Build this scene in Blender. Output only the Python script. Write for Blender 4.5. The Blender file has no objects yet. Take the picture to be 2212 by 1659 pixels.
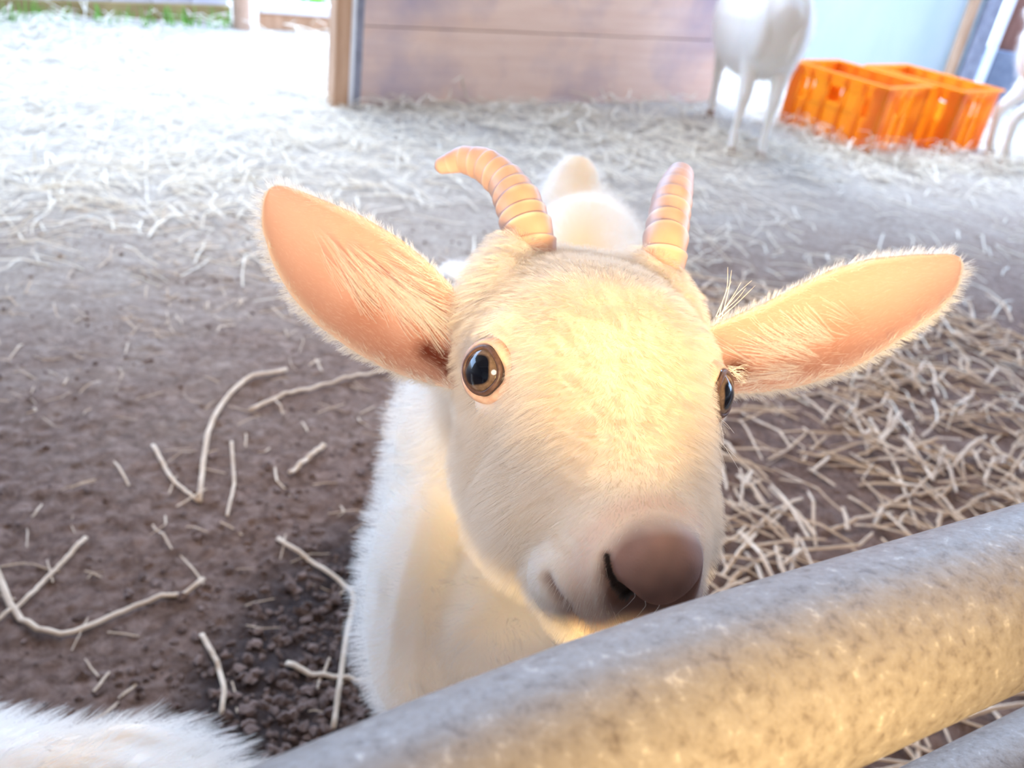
import bpy, bmesh, math, random
import numpy as np
from mathutils import Vector, Matrix, noise

scene = bpy.context.scene
COL = scene.collection
random.seed(7)
rng = np.random.default_rng(11)

# ------------------------------------------------------------------ camera
PITCH, ROLL, EYE = math.radians(30.0), math.radians(9.0), 0.9
FPX = 1900.0                                   # focal length in pixels of the 2212 px wide frame
F = np.array([0, math.cos(PITCH), -math.sin(PITCH)])
_r0 = np.array([1.0, 0, 0]); _u0 = np.array([0, math.sin(PITCH), math.cos(PITCH)])
R = math.cos(ROLL) * _r0 + math.sin(ROLL) * _u0
U = -math.sin(ROLL) * _r0 + math.cos(ROLL) * _u0
CAMP = np.array([0, 0, EYE])
cam_d = bpy.data.cameras.new('camera')
cam = bpy.data.objects.new('camera', cam_d)
COL.objects.link(cam)
cam_d.sensor_width = 36.0
cam_d.lens = 36.0 * FPX / 2212.0
cam_d.clip_start = 0.01
cam.matrix_world = Matrix(((R[0], U[0], -F[0], 0), (R[1], U[1], -F[1], 0), (R[2], U[2], -F[2], EYE), (0, 0, 0, 1)))
cam_d.dof.use_dof = True
cam_d.dof.focus_distance = 0.38
cam_d.dof.aperture_fstop = 11.0
scene.camera = cam

# ------------------------------------------------------------------ sky, lights, exposure
world = bpy.data.worlds.new('overcast_sky')
scene.world = world
world.use_nodes = True
bg = world.node_tree.nodes['Background']
bg.inputs['Color'].default_value = (0.50, 0.73, 1.12, 1)
bg.inputs['Strength'].default_value = 6.0


def area_light(name, loc, target, size, power, color):
    d = bpy.data.lights.new(name, 'AREA')
    d.shape = 'DISK'; d.size = size; d.energy = power; d.color = color
    o = bpy.data.objects.new(name, d)
    COL.objects.link(o)
    o.location = loc
    o.rotation_euler = (Vector(target) - Vector(loc)).to_track_quat('-Z', 'Y').to_euler()
    return o


spot_d = bpy.data.lights.new('warm_clip_lamp', 'SPOT')
spot_d.energy = 74.0; spot_d.color = (1.0, 0.71, 0.30); spot_d.spot_size = math.radians(30); spot_d.spot_blend = 1.0; spot_d.shadow_soft_size = 0.10
spot_o = bpy.data.objects.new('warm_clip_lamp', spot_d); COL.objects.link(spot_o)
spot_o.location = (0.17, -0.45, 0.825)
spot_o.rotation_euler = (Vector((0.075, 0.34, 0.755)) - Vector((0.17, -0.45, 0.825))).to_track_quat('-Z', 'Y').to_euler()
area_light('rear_fill', (-0.2, -1.5, 1.6), (0.0, 0.5, 0.6), 0.7, 20.0, (1.0, 0.86, 0.76))  # added warm fill light from behind the camera
tube_d = bpy.data.lights.new('ceiling_tube_light', 'AREA'); tube_d.shape = 'RECTANGLE'; tube_d.size = 1.2; tube_d.size_y = 0.08
tube_d.energy = 13.0; tube_d.color = (1.0, 0.86, 0.70)
tube_o = bpy.data.objects.new('ceiling_tube_light', tube_d); COL.objects.link(tube_o); tube_o.location = (0.4, 1.5, 2.25)
sun_d = bpy.data.lights.new('hazy_sun', 'SUN')
sun_d.energy = 1.5; sun_d.angle = math.radians(25); sun_d.color = (0.92, 0.97, 1.0)
sun = bpy.data.objects.new('hazy_sun', sun_d); COL.objects.link(sun)
sun.rotation_euler = (Vector((0.35, -0.45, -1.0))).to_track_quat('-Z', 'Y').to_euler()

scene.view_settings.view_transform = 'Standard'
scene.view_settings.look = 'None'
scene.view_settings.gamma = 1.0
scene.view_settings.use_curve_mapping = False
scene.view_settings.exposure = 0.58


# ------------------------------------------------------------------ helpers
def spot(px, py, d):                           # a point seen at that pixel, d metres deep along the view axis
    return CAMP + d * ((px - 1106) / FPX * R - (py - 829.5) / FPX * U + F)


def ground_at(px, py, z=0.0):
    v = (px - 1106) / FPX * R - (py - 829.5) / FPX * U + F
    return CAMP + (z - EYE) / v[2] * v


def project(P):
    q = np.asarray(P) - CAMP
    d = q @ F
    return np.stack([1106 + FPX * (q @ R) / d, 829.5 - FPX * (q @ U) / d], -1), d


def unit(v):
    v = np.asarray(v, float)
    return v / max(np.linalg.norm(v), 1e-12)


def tag(o, label=None, cat=None, group=None, kind=None):
    if label: o['label'] = label
    if cat: o['category'] = cat
    if group: o['group'] = group
    if kind: o['kind'] = kind
    return o


def empty(name, loc=(0, 0, 0), rz=0.0):
    o = bpy.data.objects.new(name, None)
    COL.objects.link(o)
    o.location = loc; o.rotation_euler = (0, 0, rz); o.empty_display_size = 0.05
    return o


def mesh_obj(name, verts, faces, mat=None, parent=None, smooth=True):
    me = bpy.data.meshes.new(name)
    me.from_pydata([tuple(map(float, v)) for v in verts], [], [tuple(map(int, f)) for f in faces])
    me.update()
    bm = bmesh.new(); bm.from_mesh(me)
    bmesh.ops.recalc_face_normals(bm, faces=bm.faces)
    bm.to_mesh(me); bm.free()
    if smooth:
        me.polygons.foreach_set('use_smooth', [True] * len(me.polygons))
    if mat: me.materials.append(mat)
    o = bpy.data.objects.new(name, me)
    COL.objects.link(o)
    if parent: o.parent = parent
    return o


class MB:
    """collects simple solids and links them as one mesh"""
    def __init__(self): self.v = []; self.f = []

    def add(self, verts, faces):
        n = len(self.v)
        self.v.extend([tuple(p) for p in verts]); self.f.extend([tuple(i + n for i in f) for f in faces])

    def hexa(self, c, ax, ay, az):              # centre and three half-axis vectors
        c, ax, ay, az = map(np.asarray, (c, ax, ay, az))
        vs = [c + sx * ax + sy * ay + sz * az for sz in (-1, 1) for sy in (-1, 1) for sx in (-1, 1)]
        self.add(vs, [(0, 1, 3, 2), (4, 6, 7, 5), (0, 4, 5, 1), (2, 3, 7, 6), (0, 2, 6, 4), (1, 5, 7, 3)])

    def box(self, lo, hi):
        lo = np.array(lo, float); hi = np.array(hi, float); h = (hi - lo) / 2
        self.hexa((lo + hi) / 2, (h[0], 0, 0), (0, h[1], 0), (0, 0, h[2]))

    def tube(self, pts, radii, n=12, squash=(1, 1), up=(0, 0, 1)):
        v, f = tube(pts, radii, n, squash, up); self.add(v, f)

    def build(self, name, mat, parent=None, smooth=False, bevel=0.0):
        o = mesh_obj(name, self.v, self.f, mat, parent, smooth)
        if bevel:
            m = o.modifiers.new('bevel', 'BEVEL'); m.width = bevel; m.segments = 2; m.limit_method = 'ANGLE'
        return o


def tube(pts, radii, n=12, squash=(1, 1), up=(0, 0, 1)):
    pts = np.asarray(pts, float); k = len(pts)
    radii = np.broadcast_to(np.asarray(radii, float), (k,))
    tg = np.gradient(pts, axis=0)
    V = []; Fc = []
    side = None
    for i in range(k):
        t = unit(tg[i])
        if side is None:
            s = np.cross(t, up)
            if np.linalg.norm(s) < 1e-3: s = np.cross(t, (1, 0, 0))
        else:
            s = side - t * (side @ t)
        side = unit(s); w = np.cross(side, t)
        for j in range(n):
            a = 2 * math.pi * j / n
            V.append(pts[i] + radii[i] * (math.cos(a) * side * squash[0] + math.sin(a) * w * squash[1]))
    for i in range(k - 1):
        for j in range(n):
            a = i * n + j; b = i * n + (j + 1) % n
            Fc.append((a, b, b + n, a + n))
    Fc.append(tuple(range(n - 1, -1, -1))); Fc.append(tuple((k - 1) * n + j for j in range(n)))
    return V, Fc


def loft(rings):
    n = len(rings[0]); V = [p for r in rings for p in r]; Fc = []
    for i in range(len(rings) - 1):
        for j in range(n):
            a = i * n + j; b = i * n + (j + 1) % n
            Fc.append((a, b, b + n, a + n))
    Fc.append(tuple(range(n - 1, -1, -1))); Fc.append(tuple((len(rings) - 1) * n + j for j in range(n)))
    return V, Fc


def ellipsoid(c, axes, n=16):
    """axes: three vectors"""
    V = []; Fc = []
    c = np.asarray(c); A = [np.asarray(a) for a in axes]
    for i in range(n + 1):
        t = math.pi * i / n
        for j in range(n):
            p = 2 * math.pi * j / n
            V.append(c + A[0] * math.sin(t) * math.cos(p) + A[1] * math.sin(t) * math.sin(p) + A[2] * math.cos(t))
    for i in range(n):
        for j in range(n):
            a = i * n + j; b = i * n + (j + 1) % n
            Fc.append((a, b, b + n, a + n))
    return V, Fc


def resample(poly, n):
    poly = np.asarray(poly, float)
    d = np.r_[0, np.cumsum(np.linalg.norm(np.diff(poly, axis=0), axis=1))]
    t = np.linspace(0, d[-1], n)
    return np.stack([np.interp(t, d, poly[:, k]) for k in range(poly.shape[1])], 1)


def smooth_poly(poly, n, it=2):
    p = resample(poly, n)
    for _ in range(it):
        q = p.copy(); q[1:-1] = (p[:-2] + 2 * p[1:-1] + p[2:]) / 4; p = q
    return p


# ------------------------------------------------------------------ materials
def new_mat(name):
    m = bpy.data.materials.new(name); m.use_nodes = True
    nt = m.node_tree
    return m, nt, nt.nodes['Principled BSDF'], nt.nodes['Material Output']


def node(nt, typ, **kw):
    n = nt.nodes.new(typ)
    for k, v in kw.items(): setattr(n, k, v)
    return n


def ramp(nt, fac, stops):
    r = node(nt, 'ShaderNodeValToRGB')
    e = r.color_ramp.elements
    e[0].position, e[0].color = stops[0][0], (*stops[0][1], 1)
    e[1].position, e[1].color = stops[1][0], (*stops[1][1], 1)
    for p, c in stops[2:]:
        x = e.new(p); x.color = (*c, 1)
    nt.links.new(fac, r.inputs[0])
    return r.outputs[0]


def noise_tex(nt, scale, detail=4, rough=0.6, vec=None, dist=0.0, coord='Object'):
    t = node(nt, 'ShaderNodeTexNoise')
    t.inputs['Scale'].default_value = scale; t.inputs['Detail'].default_value = detail
    t.inputs['Roughness'].default_value = rough; t.inputs['Distortion'].default_value = dist
    if vec is None:
        tc = node(nt, 'ShaderNodeTexCoord'); vec = tc.outputs[coord]
    nt.links.new(vec, t.inputs['Vector'])
    return t.outputs['Fac']


def mapped(nt, scale, rot=(0, 0, 0), coord='Object'):
    tc = node(nt, 'ShaderNodeTexCoord'); mp = node(nt, 'ShaderNodeMapping')
    mp.inputs['Scale'].default_value = scale; mp.inputs['Rotation'].default_value = rot
    nt.links.new(tc.outputs[coord], mp.inputs['Vector'])
    return mp.outputs['Vector']


def bump(nt, bsdf, fac, strength=0.3, dist=0.01):
    b = node(nt, 'ShaderNodeBump')
    b.inputs['Strength'].default_value = strength; b.inputs['Distance'].default_value = dist
    nt.links.new(fac, b.inputs['Height']); nt.links.new(b.outputs[0], bsdf.inputs['Normal'])


def noisy(name, c1, c2, scale=20, rough=0.8, bmp=0.2, bdist=0.002, stretch=None, metallic=0.0, lo=0.35, hi=0.65, spec=0.3):
    m, nt, b, o = new_mat(name)
    vec = mapped(nt, stretch) if stretch else None
    f = noise_tex(nt, scale, 6, 0.65, vec)
    nt.links.new(ramp(nt, f, [(lo, c1), (hi, c2)]), b.inputs['Base Color'])
    b.inputs['Roughness'].default_value = rough; b.inputs['Metallic'].default_value = metallic
    b.inputs['Specular IOR Level'].default_value = spec
    if bmp: bump(nt, b, f, bmp, bdist)
    return m


def fur_mat(name, c1, c2):
    m, nt, b, o = new_mat(name)
    nt.nodes.remove(b)
    hi = node(nt, 'ShaderNodeHairInfo')
    c = ramp(nt, hi.outputs['Random'], [(0.0, c1), (1.0, c2)])
    d = node(nt, 'ShaderNodeBsdfDiffuse'); t = node(nt, 'ShaderNodeBsdfTranslucent'); g = node(nt, 'ShaderNodeBsdfGlossy')
    g.inputs['Roughness'].default_value = 0.45
    nt.links.new(c, d.inputs['Color']); nt.links.new(c, t.inputs['Color'])
    m1 = node(nt, 'ShaderNodeMixShader'); m1.inputs[0].default_value = 0.35
    nt.links.new(d.outputs[0], m1.inputs[1]); nt.links.new(t.outputs[0], m1.inputs[2])
    m2 = node(nt, 'ShaderNodeMixShader'); m2.inputs[0].default_value = 0.05
    nt.links.new(m1.outputs[0], m2.inputs[1]); nt.links.new(g.outputs[0], m2.inputs[2])
    nt.links.new(m2.outputs[0], o.inputs['Surface'])
    return m


def skin_mat(name, rough=0.75, sss=0.25, bscale=500):
    """coat and skin: the animal's own pigment is stored per vertex"""
    m, nt, b, o = new_mat(name)
    a = node(nt, 'ShaderNodeVertexColor'); a.layer_name = 'pigment'
    nt.links.new(a.outputs[0], b.inputs['Base Color'])
    b.inputs['Roughness'].default_value = rough
    b.inputs['Specular IOR Level'].default_value = 0.3
    b.inputs['Subsurface Weight'].default_value = sss
    b.inputs['Subsurface Radius'].default_value = (1.0, 0.5, 0.3)
    b.inputs['Subsurface Scale'].default_value = 0.006
    f = noise_tex(nt, bscale, 3, 0.6)
    bump(nt, b, f, 0.25, 0.0006)
    return m


COAT = (0.86, 0.78, 0.68)
M_skin = skin_mat('goat_skin')
M_fur = fur_mat('cream_fur', (0.88, 0.77, 0.64), (0.98, 0.92, 0.83))
M_fur_white = fur_mat('white_fur', (0.9, 0.86, 0.8), (0.97, 0.95, 0.92))
M_horn = noisy('ridged_horn', (0.56, 0.36, 0.26), (0.78, 0.60, 0.47), 90, 0.5, 0.4, 0.0008, lo=0.3, hi=0.7)
M_hoof = noisy('tan_hoof', (0.30, 0.20, 0.15), (0.45, 0.32, 0.25), 60)
M_straw = noisy('dry_straw', (0.50, 0.35, 0.235), (0.76, 0.59, 0.43), 14, 0.6, 0)
M_straw_pale = noisy('pale_straw', (0.66, 0.56, 0.43), (0.88, 0.80, 0.66), 9, 0.6, 0)
M_clod = noisy('earth_clod', (0.09, 0.055, 0.045), (0.24, 0.16, 0.13), 30, 0.95, 0.6, 0.004)
M_wood_tan = noisy('tan_timber', (0.42, 0.24, 0.14), (0.60, 0.38, 0.25), 6, 0.75, 0.2, stretch=(4, 4, 0.5))
M_wood_red = noisy('red_brown_board', (0.16, 0.065, 0.045), (0.26, 0.12, 0.09), 6, 0.75, 0.2, stretch=(4, 4, 0.5))
M_whitewash = noisy('white_painted_metal', (0.70, 0.72, 0.76), (0.82, 0.83, 0.86), 8, 0.6, 0.05)
M_grey_steel = noisy('grey_steel', (0.22, 0.22, 0.27), (0.36, 0.36, 0.42), 18, 0.5, 0.1, metallic=0.4)
M_blue_block = noisy('blue_grey_concrete', (0.14, 0.16, 0.22), (0.24, 0.26, 0.33), 16, 0.9, 0.4)
M_ceiling = noisy('roof_boards', (0.46, 0.38, 0.31), (0.62, 0.53, 0.44), 5, 0.85, 0.3, stretch=(1, 8, 1))
M_sheet = noisy('pale_lilac_sheet', (0.45, 0.43, 0.52), (0.60, 0.58, 0.66), 3, 0.7, 0.05)
M_grass = noisy('bright_grass', (0.10, 0.30, 0.04), (0.28, 0.55, 0.10), 10, 0.7, 0)
M_black = noisy('black_rubber', (0.012, 0.012, 0.014), (0.03, 0.03, 0.035), 40, 0.7)


# ------------------------------------------------------------------ ground
def gh(x, y):
    """height of the trampled earth floor"""
    v = Vector((x * 2.2, y * 2.2, 0.3))
    h = 0.018 * noise.noise(v)
    w = Vector((x * 14, y * 14, 4.1))
    h += 0.006 * noise.noise(w)
    near = max(0.0, 1.0 - max(0.0, y - 1.0) / 2.0)
    h += near * (0.007 * abs(noise.noise(Vector((x * 40, y * 40, 1.7)))) + 0.0045 * noise.noise(Vector((x * 80, y * 80, 7.7))))
    return h


def make_floor():
    def axis(lo, hi, f0, f1, fine, coarse):
        a = list(np.arange(f0, f1, fine)); s = fine; p = f1
        while p < hi: a.append(p); s = min(s * 1.13, coarse); p += s
        a.append(hi); s = fine; p = f0
        b = []
        while True:
            s = min(s * 1.13, coarse); p -= s
            if p < lo: break
            b.append(p)
        b.append(lo)
        return np.array(b[::-1] + a)
    xs = axis(-14, 22, -0.8, 1.3, 0.0075, 1.2); ys = axis(-6, 40, 0.35, 2.2, 0.0075, 1.2)
    nx, ny = len(xs), len(ys)
    V = [(x, y, gh(x, y)) for y in ys for x in xs]
    Fc = [(j * nx + i, j * nx + i + 1, (j + 1) * nx + i + 1, (j + 1) * nx + i) for j in range(ny - 1) for i in range(nx - 1)]
    m, nt, b, o = new_mat('trampled_earth')
    f1 = noise_tex(nt, 3.0, 6, 0.65); f2 = noise_tex(nt, 42, 8, 0.75, dist=0.6)
    ca = ramp(nt, f2, [(0.26, (0.085, 0.042, 0.028)), (0.5, (0.23, 0.138, 0.102)), (0.74, (0.42, 0.285, 0.225))])
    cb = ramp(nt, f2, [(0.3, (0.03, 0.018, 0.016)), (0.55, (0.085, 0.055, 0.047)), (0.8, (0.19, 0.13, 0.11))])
    mx = node(nt, 'ShaderNodeMix', data_type='RGBA')
    # the gate's shade by the goat's legs, painted as darker earth; loose earth elsewhere
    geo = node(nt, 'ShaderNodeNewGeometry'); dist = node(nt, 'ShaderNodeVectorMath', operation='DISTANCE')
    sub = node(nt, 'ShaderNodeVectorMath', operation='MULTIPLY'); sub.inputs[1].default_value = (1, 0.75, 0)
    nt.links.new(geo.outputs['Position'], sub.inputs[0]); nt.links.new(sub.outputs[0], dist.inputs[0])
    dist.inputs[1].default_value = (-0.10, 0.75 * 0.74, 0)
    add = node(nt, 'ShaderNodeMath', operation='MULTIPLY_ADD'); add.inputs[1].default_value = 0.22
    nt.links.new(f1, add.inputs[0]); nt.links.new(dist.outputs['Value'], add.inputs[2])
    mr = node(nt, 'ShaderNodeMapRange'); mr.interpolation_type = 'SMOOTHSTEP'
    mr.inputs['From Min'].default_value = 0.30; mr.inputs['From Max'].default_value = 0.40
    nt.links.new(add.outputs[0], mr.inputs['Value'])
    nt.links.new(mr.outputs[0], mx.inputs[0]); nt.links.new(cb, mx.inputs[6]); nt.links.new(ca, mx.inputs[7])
    # trodden straw litter covers the earth towards the open back of the pen
    dt = node(nt, 'ShaderNodeVectorMath', operation='DOT_PRODUCT'); dt.inputs[1].default_value = (-0.62, 1.0, 0)
    nt.links.new(geo.outputs['Position'], dt.inputs[0])
    la = node(nt, 'ShaderNodeMath', operation='MULTIPLY_ADD'); la.inputs[1].default_value = 1.6
    nt.links.new(f1, la.inputs[0]); nt.links.new(dt.outputs['Value'], la.inputs[2])
    lm = node(nt, 'ShaderNodeMapRange'); lm.interpolation_type = 'SMOOTHSTEP'
    lm.inputs['From Min'].default_value = 1.95; lm.inputs['From Max'].default_value = 4.3; lm.inputs['To Max'].default_value = 0.9
    nt.links.new(la.outputs[0], lm.inputs['Value'])
    litter = ramp(nt, f2, [(0.28, (0.40, 0.33, 0.27)), (0.7, (0.72, 0.65, 0.55))])
    mx2 = node(nt, 'ShaderNodeMix', data_type='RGBA'); nt.links.new(lm.outputs[0], mx2.inputs[0]); nt.links.new(mx.outputs[2], mx2.inputs[6]); nt.links.new(litter, mx2.inputs[7])
    nt.links.new(mx2.outputs[2], b.inputs['Base Color'])
    b.inputs['Roughness'].default_value = 0.9; b.inputs['Specular IOR Level'].default_value = 0.25
    bump(nt, b, f2, 0.9, 0.012)
    tag(mesh_obj('floor', V, Fc, m), kind='structure')


make_floor()


# ------------------------------------------------------------------ barn shell round the pen (roof and walls outside the picture)
mb = MB(); mb.box((-6.0, -5.0, 2.45), (-0.9, 2.7, 2.55)); mb.box((-0.9, -5.0, 2.45), (7.0, 4.3, 2.55))
for k in range(5): mb.box((-5.8, -4.5 + 1.5 * k, 2.3), (6.8, -4.4 + 1.5 * k, 2.45))
tag(mb.build('ceiling', M_ceiling), kind='structure')
mb = MB(); mb.box((-6.0, -5.1, -0.1), (7.0, -5.0, 2.5)); tag(mb.build('wall_rear', M_ceiling), kind='structure')
mb = MB(); mb.box((6.9, -5.0, -0.1), (7.0, 3.0, 2.5)); tag(mb.build('wall_right', M_ceiling), kind='structure')
mb = MB(); mb.box((-6.0, -5.0, -0.1), (-5.9, 1.0, 2.5)); tag(mb.build('wall_left', M_ceiling), kind='structure')


# ------------------------------------------------------------------ goats
# generic standing goat, metres; it faces -Y, chest front at y = 0, origin on the ground
def trunk_rings(n=28, plump=1.0):
    st = [(-0.018, 0.006, 0.462, 0.476), (-0.010, 0.032, 0.435, 0.502), (0.012, 0.058, 0.385, 0.525), (0.05, 0.078, 0.345, 0.545), (0.11, 0.094, 0.32, 0.562),
          (0.20, 0.104, 0.305, 0.572), (0.32, 0.115, 0.288, 0.566), (0.43, 0.120, 0.288, 0.560), (0.54, 0.112, 0.305, 0.566),
          (0.62, 0.100, 0.345, 0.572), (0.68, 0.080, 0.395, 0.566), (0.715, 0.050, 0.44, 0.548), (0.728, 0.020, 0.47, 0.52)]
    out = []
    for y, w, z0, z1 in st:
        c = (z0 + z1) / 2; h = (z1 - z0) / 2; w *= plump
        ring = []
        for j in range(n):
            a = 2 * math.pi * j / n
            sx, sz = math.cos(a), math.sin(a)
            wx = w * (1.0 - 0.22 * max(0, sz))         # back narrower than belly
            ring.append((wx * math.copysign(abs(sx) ** 0.9, sx), y, c + h * math.copysign(abs(sz) ** 0.9, sz)))
        out.append(ring)
    return loft(out)


FORE = [((0.050, 0.085, 0.44), 0.050), ((0.055, 0.095, 0.36), 0.043), ((0.055, 0.105, 0.29), 0.032), ((0.053, 0.095, 0.235), 0.025),
        ((0.052, 0.085, 0.195), 0.0235), ((0.052, 0.088, 0.160), 0.017), ((0.052, 0.088, 0.095), 0.0145), ((0.052, 0.084, 0.060), 0.0175),
        ((0.052, 0.074, 0.036), 0.015), ((0.052, 0.070, 0.022), 0.015)]
HIND = [((0.060, 0.60, 0.46), 0.070), ((0.070, 0.585, 0.38), 0.064), ((0.072, 0.575, 0.32), 0.050), ((0.068, 0.61, 0.26), 0.034),
        ((0.062, 0.665, 0.205), 0.024), ((0.060, 0.672, 0.175), 0.0195), ((0.058, 0.664, 0.11), 0.0155), ((0.058, 0.655, 0.062), 0.018),
        ((0.058, 0.645, 0.036), 0.0155), ((0.058, 0.640, 0.022), 0.0155)]


def head_rings(n=32):
    """s along the face (eyes at 0, nose +), half width at brow, at jaw, top and bottom heights"""
    st = [(-0.128, 0.024, 0.022, -0.030, -0.062), (-0.115, 0.040, 0.036, -0.010, -0.080), (-0.092, 0.051, 0.045, 0.010, -0.094),
          (-0.062, 0.057, 0.048, 0.027, -0.100), (-0.030, 0.0595, 0.049, 0.034, -0.100), (0.000, 0.0575, 0.046, 0.031, -0.094),
          (0.026, 0.0485, 0.041, 0.025, -0.083), (0.050, 0.040, 0.039, 0.020, -0.074), (0.073, 0.034, 0.037, 0.016, -0.067),
          (0.092, 0.030, 0.034, 0.012, -0.062), (0.108, 0.025, 0.028, 0.005, -0.056), (0.117, 0.016, 0.013, -0.005, -0.040)]
    out = []
    for s, w, wj, t, bt in st:
        c = t - 0.42 * (t - bt)
        ring = []
        for j in range(n):
            a = 2 * math.pi * j / n
            ca, sa = math.cos(a), math.sin(a)
            ww = w if sa > 0 else w + (wj - w) * min(1.0, (-sa) ** 0.8)
            hh = (t - c) if sa > 0 else (c - bt)
            ring.append((ww * math.copysign(abs(ca) ** 0.82, ca), s, c + hh * math.copysign(abs(sa) ** 0.9, sa)))
        out.append(ring)
    return out


PADX = 0.0036                                        # the nose pad is turned a little to the goat's left
EYE_X, EYE_S, EYE_H = 0.0560, 0.001, -0.002


def head_solids():
    """list of (verts, faces) in head space (x lateral, s along the face, h up off the face)"""
    S = [loft(head_rings())]
    E3 = np.eye(3)
    for sg in (-1, 1):
        S.append(ellipsoid((sg * 0.041, -0.019, 0.006), (E3[0] * 0.0155, E3[1] * 0.019, E3[2] * 0.0155)))     # brow over the orbit
        S.append(ellipsoid((sg * 0.040, 0.000, -0.020), (E3[0] * 0.019, E3[1] * 0.022, E3[2] * 0.018)))    # cheek bone under the eye
        S.append(ellipsoid(((0.026 if sg > 0 else -0.033), 0.000, -0.052), (E3[0] * 0.026, E3[1] * 0.052, E3[2] * 0.040)))     # jaw muscle
        S.append(ellipsoid((sg * 0.030, 0.038, -0.038), (E3[0] * 0.019, E3[1] * 0.045, E3[2] * 0.030)))     # cheek
        S.append(ellipsoid((sg * 0.0365, -0.084, 0.006), (E3[0] * 0.0150, E3[1] * 0.022, E3[2] * 0.017)))   # horn boss
        S.append(ellipsoid((sg * 0.043, -0.064, -0.006), (E3[0] * 0.0175, E3[1] * 0.034, E3[2] * 0.027)))    # temple
        S.append(ellipsoid(((0.0170 if sg > 0 else -0.0205), 0.093, -0.030), (E3[0] * (0.0165 if sg > 0 else 0.0200), E3[1] * 0.022, E3[2] * 0.019)))   # upper lip
    S.append(ellipsoid((0, -0.082, -0.001), (E3[0] * 0.052, E3[1] * 0.026, E3[2] * 0.017)))                # ridge from horn to horn
    S.append(ellipsoid((PADX, 0.103, -0.010), (E3[0] * 0.0205, E3[1] * 0.0195, E3[2] * 0.0225)))                # nose pad
    S.append(ellipsoid((0, 0.088, -0.055), (E3[0] * 0.027, E3[1] * 0.024, E3[2] * 0.014)))                  # chin
    return S


def transform(sol, M, O):
    v, f = sol
    return (np.asarray(v, float) @ np.asarray(M, float).T + np.asarray(O, float), f)


def merge_solids(sols):
    V = []; Fc = []
    for v, f in sols:
        n = len(V); V.extend([tuple(p) for p in v]); Fc.extend([tuple(i + n for i in q) for q in f])
    return V, Fc


def remeshed(name, sols, voxel, smooth_it, subsurf=0):
    """one continuous skin round all the solids"""
    V, Fc = merge_solids(sols)
    o = mesh_obj(name + '_raw', V, Fc)
    m = o.modifiers.new('r', 'REMESH'); m.mode = 'VOXEL'; m.voxel_size = voxel; m.use_smooth_shade = True
    s = o.modifiers.new('s', 'SMOOTH'); s.factor = 0.5; s.iterations = smooth_it
    dg = bpy.context.evaluated_depsgraph_get()
    me = bpy.data.meshes.new_from_object(o.evaluated_get(dg))
    bpy.data.objects.remove(o)
    me.name = name
    return me


def mesh_arrays(me):
    n = len(me.vertices)
    co = np.empty(n * 3); me.vertices.foreach_get('co', co)
    no = np.empty(n * 3); me.vertices.foreach_get('normal', no)
    return co.reshape(-1, 3), no.reshape(-1, 3)


def set_pigment(me, col):
    a = me.color_attributes.new('pigment', 'FLOAT_COLOR', 'POINT')
    c = np.ones((len(col), 4)); c[:, :3] = col
    a.data.foreach_set('color', c.ravel())


def gauss(d, r): return np.exp(-(d / r) ** 2)


def poly_dist(P, poly):
    """distance of points to a polyline and the parameter along it"""
    best = np.full(len(P), 1e9); par = np.zeros(len(P)); n = len(poly) - 1
    for i in range(n):
        a, b = poly[i], poly[i + 1]; ab = b - a
        t = np.clip(((P - a) @ ab) / (ab @ ab), 0, 1)
        d = np.linalg.norm(P - (a + t[:, None] * ab), axis=1)
        k = d < best; best[k] = d[k]; par[k] = (i + t[k]) / n
    return best, par


def add_fur(o, name, count, children, length, group, radius, align, seed, mat_slot, len_group=None, rough=0.004, rand=0.12, clump=0.15):
    m = o.modifiers.new(name, 'PARTICLE_SYSTEM')
    ps = m.particle_system; s = ps.settings; s.name = name
    ps.seed = seed
    s.type = 'HAIR'; s.count = count; s.use_advanced_hair = True
    s.hair_length = length; s.hair_step = 3; s.render_step = 3; s.display_step = 2
    s.emit_from = 'FACE'; s.use_emit_random = True; s.use_even_distribution = True
    s.normal_factor = 0.0; s.object_align_factor = (0, 0, 0)
    s.normal_factor = align[3] * length; s.object_align_factor = tuple(a * length for a in align[:3])
    s.factor_random = rand * length
    s.child_type = 'INTERPOLATED'; s.child_percent = 2; s.rendered_child_count = children
    s.clump_factor = clump
    s.roughness_2 = rough; s.roughness_2_size = 1.0; s.roughness_endpoint = rough * 0.6
    s.child_length = 1.0; s.child_length_threshold = 0.3
    s.root_radius = 1.0; s.tip_radius = 0.15; s.radius_scale = radius
    s.material = mat_slot
    ps.vertex_group_density = group
    if len_group: ps.vertex_group_length = len_group
    return ps


def vgroup(o, name, w):
    g = o.vertex_groups.new(name=name)
    q = np.round(np.clip(w, 0, 1) * 16).astype(int)
    for k in range(1, 17):
        idx = np.nonzero(q == k)[0]
        if len(idx): g.add([int(i) for i in idx], k / 16.0, 'REPLACE')


# ---- the goat at the gate
HB = np.array([[0.983, 0.1804, -0.0345], [0.1742, -0.9753, -0.136], [0.0582, -0.1276, 0.9901]])   # rows: lateral, along the face, off the face
HO = np.array([0.0425, 0.3615, 0.7025])
def hw(p): return np.asarray(p, float) @ HB + HO            # head space -> world
def to_head(P): return (np.asarray(P) - HO) @ HB.T
GO = np.array([0.018, 0.415, 0.0])                           # where the goat stands

goat = empty('white_goat', (GO[0], GO[1], 0))
tag(goat, 'white goat with two ridged horns resting its nose on the metal gate rail', 'goat', 'white goats in the pen')


def child(o):                                                # world-built mesh moved under the goat's own origin
    o.parent = goat
    o.matrix_parent_inverse = Matrix.Translation((-GO[0], -GO[1], 0))
    return o


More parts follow.
